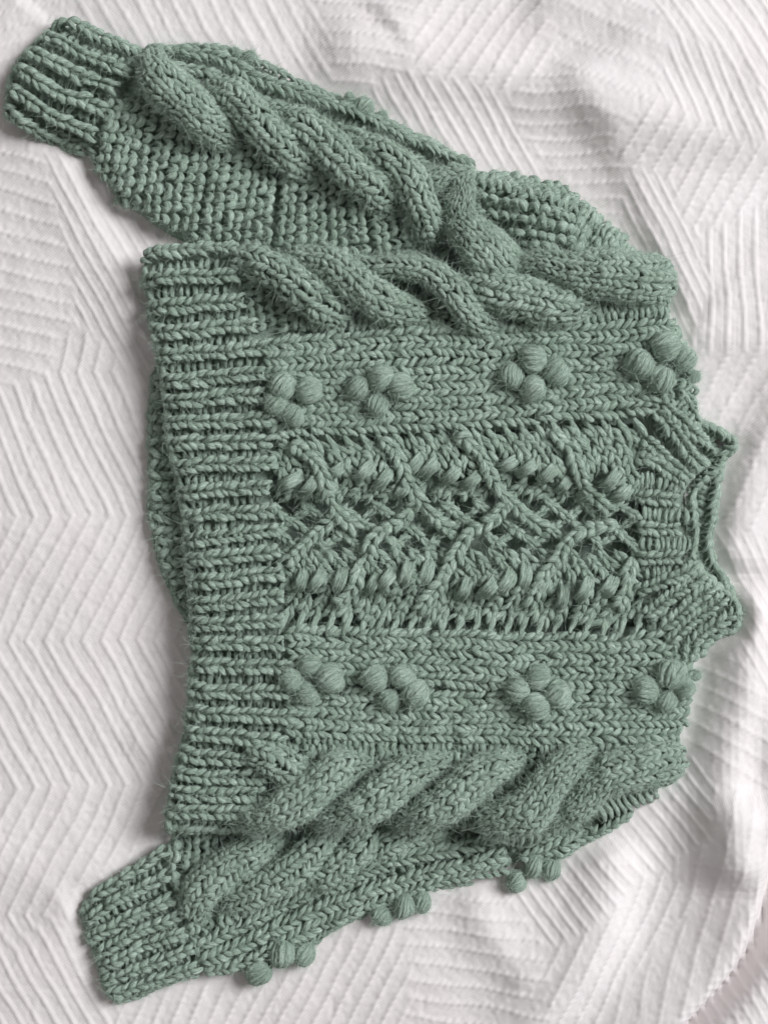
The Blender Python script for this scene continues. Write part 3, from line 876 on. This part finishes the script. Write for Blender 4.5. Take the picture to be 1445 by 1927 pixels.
for t_, b_ in (([(1215,735),(1318,700)], [(1215,790),(1318,790)]), ([(1186,1140),(1246,1130)], [(1186,1200),(1250,1215)]), ([(1250,1215),(1312,1215)], [(1250,1262),(1312,1262)])):
    purl_fill(acc, L_body, t_, b_, 17, 18, 5.2, h=0, clip=L_body.poly)
neck = acc.build('neckband', YARN, sweater)
for p, h in (([(1240,762),(1286,806),(1336,856)], 11), ([(1226,774),(1270,826),(1320,886)], 11), ([(1208,828),(1250,868),(1298,908)], 7), ([(1288,744),(1302,776),(1334,824)], 5),
             ([(1198,862),(1240,884),(1292,914)], 6), ([(1200,938),(1250,940),(1284,944)], 7), ([(1200,994),(1250,995),(1286,997)], 7), ([(1202,1048),(1250,1047),(1284,1046)], 7),
             ([(1196,1112),(1246,1090),(1304,1068)], 8), ([(1206,1158),(1260,1116),(1318,1086)], 9), ([(1240,1178),(1290,1134),(1334,1104)], 11), ([(1246,1206),(1290,1168),(1352,1126)], 11), ([(1282,1240),(1306,1196),(1372,1150)], 8)):
    a = Acc(); rib(a, L_body, p, width=17, pitch=13.2, h=h, r=4.8); a.build('rib', YARN, neck)
a = Acc()
wale(a, L_body, [(1376,842),(1345,876),(1310,904),(1294,926),(1294,965),(1296,1005),(1292,1045),(1298,1068),(1328,1098),(1360,1128),(1382,1160)], width=13, pitch=17, h=11, r=5.2)
a.build('bind_off_edge', YARN, neck)

# ---- upper sleeve
acc = Acc(); L_up.sheet(acc, 17)
purl_fill(acc, L_up, [(200,205),(262,180),(310,180),(370,215),(450,250),(520,280),(600,315),(690,350),(760,380),(800,440)],
          [(178,315),(228,384),(290,420),(345,448),(410,464),(500,478),(580,492),(680,502),(780,510),(860,520)], 18.5, 19.5, 6.0)
purl_fill(acc, L_up, [(880,316),(1000,330),(1085,362),(1160,424),(1225,520)], [(860,500),(960,520),(1060,530),(1140,540),(1200,570)], 18, 19, 5.6, h=-2)
sl = acc.build('sleeve', YARN, sweater)
sl['label'] = 'sleeve folded along the top of the picture'
for p, w, n, kw in (([(284,112),(308,158),(350,200),(398,236),(448,262)], [56,84,92,84,52], 6, dict(ends=(8,0))),
                 ([(394,160),(446,188),(482,230),(524,276),(570,308),(602,324)], [42,62,66,66,62,44], 5, dict(ends=(4,0))),
                 ([(506,218),(560,236),(610,276),(652,320),(702,362),(748,392)], [42,62,68,68,66,44], 5, dict(ends=(4,0))),
                 ([(660,280),(718,296),(764,340),(790,388),(808,432),(818,466)], [38,58,62,60,56,44], 5, dict(ends=(4,-6))),
                 ([(796,352),(835,338),(884,322)], [36,44,30], 4, dict(lift=10, ends=(0,4))),
                 ([(878,330),(869,369),(864,411),(882,446),(914,478),(942,506)], [24,52,58,74,96,104], 5, dict(lift=34, ends=(14,6)))):
    kk = dict(lift=34); kk.update(kw)
    strand('cable_strand', sl, L_up, p, w, nw=n, **kk)
for p, h, w in (([(268,92),(330,100),(400,107),(486,150),(562,178),(642,205),(746,252),(830,290),(890,312)], 10, 25), ([(330,128),(400,140),(490,184),(580,222),(660,252),(740,284),(800,312)], 3, 24),
                ([(290,84),(360,84),(440,96),(500,126),(600,168),(700,212),(800,260),(880,304)], 4, 22), ([(440,172),(520,208),(600,246),(700,290),(780,326)], -2, 22)):
    a = Acc(); wale(a, L_up, p, width=w, pitch=17.5, h=h); a.build('wale', YARN, sl)
a = Acc()
for p in ([(300,112),(370,124),(450,152),(540,192),(640,232),(740,272),(820,306)], [(360,150),(440,168),(520,200),(620,246),(700,278)]):
    rungs(a, L_up, p, width=20, pitch=14, h=-8, r=4.6)
a.build('purl_gutter', YARN, sl)
# crumpled purl fabric beyond the elbow fold
a = Acc()
purl_fill(a, L_up, [(898,332),(905,380),(920,430),(950,458)], [(1092,396),(1096,420),(1085,450),(1060,468)], 17, 19, 6.2, h=6)
purl_fill(a, L_up, [(925,322),(1000,336),(1075,358)], [(940,348),(1015,366),(1090,392)], 17, 15, 5.8, h=2)
a.build('crumpled_purl', YARN, sl)
a = Acc()
for i in range(11):
    x = 1086 + 14*i; y = 398 + 9*i
    P, N = L_up.on(smooth_path([(x+22, y-12), (x+6, y+14), (x-12, y+48), (x-22, y+74)], 4), 4)
    m = poly_dist(P[:, 0], P[:, 1], UP_SLEEVE) > 4
    if m.sum() < 6: continue
    P, N = P[m], N[m]
    stitches(a, P, N, 17, 19, LEG, 5.6, jit=0.14)
a.build('stretched_stitches', YARN, sl)
a = Acc()
wale(a, L_up, [(742,494),(770,478),(806,470),(830,462)], width=18, pitch=15, h=18)
wale(a, L_up, [(760,500),(792,490),(828,482),(850,480)], width=20, pitch=15, h=16)
rungs(a, L_up, [(800,494),(840,490),(862,496)], width=22, h=16)
a.build('rolled_seam', YARN, sl)
for x, y, r, z in ((442,97,12,26),(471,106,14,26),(658,183,14,28),(683,198,21,32),(720,215,12,24)):
    bobble(sl, L_up, x, y, r, z=z)

acc = Acc()
CUFF = [((125,46),(268,104)),((92,74),(250,140)),((66,106),(228,176)),((46,140),(208,216)),((30,172),(188,256)),((18,200),(158,272))]
for (p, q), (p2, q2) in zip(CUFF[:-1], CUFF[1:]):
    rungs(acc, L_up, [((p[0]+p2[0])/2+6, (p[1]+p2[1])/2+3), ((q[0]+q2[0])/2, (q[1]+q2[1])/2)], width=20, pitch=15, h=-7, r=5)
cuff = acc.build('cuff', YARN, sweater)
cuff['label'] = 'ribbed cuff of the upper sleeve'
for p, q in CUFF:
    a = Acc(); rib(a, L_up, [p, ((p[0]+q[0])/2-2, (p[1]+q[1])/2+3), q], width=16.5, pitch=18, h=11, r=5.6); a.build('rib', YARN, cuff)
a = Acc(); wale(a, L_up, [(128,40),(100,46),(72,76),(42,116),(20,152),(14,184),(26,212)], width=15, pitch=20, h=2, r=6.2); a.build('cast_on_edge', YARN, cuff)
a = Acc(); wale(a, L_up, [(30,216),(70,234),(125,252),(168,278),(186,318)], width=18, pitch=18, h=2); a.build('side_seam', YARN, cuff)

# ---- lower sleeve
acc = Acc(); L_low.sheet(acc, 17)
purl_fill(acc, L_low, [(318,1556),(420,1540),(600,1540),(800,1540),(1000,1530),(1220,1470)], [(372,1836),(470,1842),(640,1742),(800,1676),(960,1642),(1230,1500)], 17, 18.5, 5.2, h=-9)
sl2 = acc.build('sleeve', YARN, sweater)
sl2['label'] = 'sleeve tucked along the lower side of the body'
for p, w, n, kw in (([(350,1728),(372,1690),(402,1652),(450,1620),(492,1594),(528,1578)], [44,72,74,68,60,46], 5, dict(ends=(6,-20))),
                 ([(412,1706),(486,1678),(548,1640),(594,1600),(626,1572),(660,1545)], [40,64,68,60,52,46], 5, dict(ends=(2,-20))),
                 ([(560,1664),(628,1638),(672,1606),(702,1576),(728,1545)], [34,54,58,50,42], 4, dict(ends=(0,-20))),
                 ([(690,1612),(765,1580),(850,1560)], [44,58,50], 4, dict(lift=0, ends=(-6,-6)))):
    kk = dict(lift=12); kk.update(kw)
    strand('cable_strand', sl2, L_low, p, w, nw=n, **kk)
for p, h, w in (([(372,1786),(430,1754),(520,1714),(600,1680),(680,1650),(760,1622),(850,1602),(930,1588)], 5, 25), ([(375,1810),(450,1781),(540,1741),(620,1707),(700,1677),(800,1646),(900,1622),(952,1612)], 5, 27),
                ([(384,1830),(465,1810),(560,1762),(640,1727),(720,1696),(800,1669),(890,1646),(960,1634)], 4, 27), ([(560,1790),(640,1748),(720,1710),(800,1684),(890,1664)], 0, 20),
                ([(980,1618),(1040,1602),(1100,1580),(1150,1558),(1200,1524)], 4, 27), ([(1010,1590),(1070,1570),(1120,1552)], 2, 25), ([(1010,1632),(1070,1608),(1130,1578),(1190,1540)], 1, 22)):
    a = Acc(); wale(a, L_low, p, width=w, pitch=15.5, h=h); a.build('wale', YARN, sl2)
a = Acc()
for p in ([(700,1634),(790,1602),(900,1578)], [(420,1740),(520,1690),(600,1662),(680,1632)]):
    rungs(a, L_low, p, width=18, pitch=13, h=0)
a.build('purl_gutter', YARN, sl2)
for x, y, r, asp, ang, z in ((488,1836,25,1.05,0.7,22),(531,1798,26,1.2,1.25,26),(572,1800,20,1.3,1.2,22),(721,1728,19,1.05,0.5,18),(760,1707,21,1.35,1.4,22),(796,1702,16,1.5,1.3,20),
                        (972,1664,20,1.1,0.6,18),(1005,1636,19,1.2,1.2,24),(1041,1642,18,1.15,1.4,18)):
    bobble(sl2, L_low, x, y, r, ang=ang, asp=asp, z=z)
acc = Acc()
CUFF2 = [((172,1700),(240,1656),(310,1606)),((164,1738),(222,1696),(326,1644)),((170,1768),(238,1732),(332,1686)),((182,1800),(240,1764),(342,1720)),((190,1826),(264,1785),(358,1752)),((196,1852),(285,1814),(368,1782)),((204,1876),(285,1848),(374,1816))]
for p, q in zip(CUFF2[:-1], CUFF2[1:]):
    rungs(acc, L_low, [((a_[0]+b_[0])/2, (a_[1]+b_[1])/2) for a_, b_ in zip(p, q)], width=18, pitch=14, h=-7, r=4.6)
purl_fill(acc, L_low, [(300,1600),(330,1600)], [(360,1830),(390,1834)], 16, 18, 5.6, h=0)
purl_fill(acc, L_low, [(316,1566),(400,1570)], [(316,1640),(390,1650)], 16, 18, 5.6, h=2)
cuff2 = acc.build('cuff', YARN, sweater)
cuff2['label'] = 'ribbed cuff of the lower sleeve'
for p in CUFF2:
    a = Acc(); rib(a, L_low, p, width=14, pitch=16.5, h=10, r=5.1); a.build('rib', YARN, cuff2)
a = Acc(); wale(a, L_low, [(166,1700),(155,1722),(160,1748),(174,1782),(188,1822),(196,1868),(210,1886)], width=14, pitch=19, h=1, r=5.8); a.build('cast_on_edge', YARN, cuff2)
a = Acc(); wale(a, L_low, [(212,1888),(255,1882),(310,1858),(372,1838)], width=18, pitch=16, h=1); a.build('side_seam', YARN, cuff2)

# ---- loose fibres standing off the wool
F = np.concatenate(FUZZ)
NF = min(len(F), 400000)
F = F[rng.choice(len(F), NF, replace=False)]
p0, d0, t0 = F[:, :3], F[:, 3:6], F[:, 6:9]
ln = (rng.gamma(3.2, 2.1, NF) + np.where(rng.random(NF) < 0.02, rng.uniform(4, 10, NF), 0))[:, None]
dirv = nrm(d0 + 0.9*t0*rng.choice([-1, 1], (NF, 1))*rng.uniform(0.2, 1.3, (NF, 1)) + rng.normal(0, 0.35, (NF, 3)))
bend = rng.normal(0, 0.75, (NF, 3))
KP = 5
tt = np.linspace(0, 1, KP)
C = p0[:, None] + ln[:, None]*(dirv[:, None]*tt[None, :, None] + bend[:, None]*(tt**2)[None, :, None])
hc = bpy.data.hair_curves.new('fuzz')
hc.add_curves([KP]*NF)
hc.attributes['position'].data.foreach_set('vector', to_world(C.reshape(-1, 3)).astype(np.float32).ravel())
ra = hc.attributes.get('radius') or hc.attributes.new('radius', 'FLOAT', 'POINT')
ra.data.foreach_set('value', np.tile(np.array([0.2, 0.19, 0.17, 0.14, 0.07])*PXM, NF).astype(np.float32))
hc.materials.append(FUZZ_MAT)
fz = bpy.data.objects.new('fuzz', hc)
scene.collection.objects.link(fz); fz.parent = sweater
fz['kind'] = 'stuff'
print('fuzz', NF, 'tris', sum(len(o.data.polygons)*2 for o in scene.objects if o.type == 'MESH'))
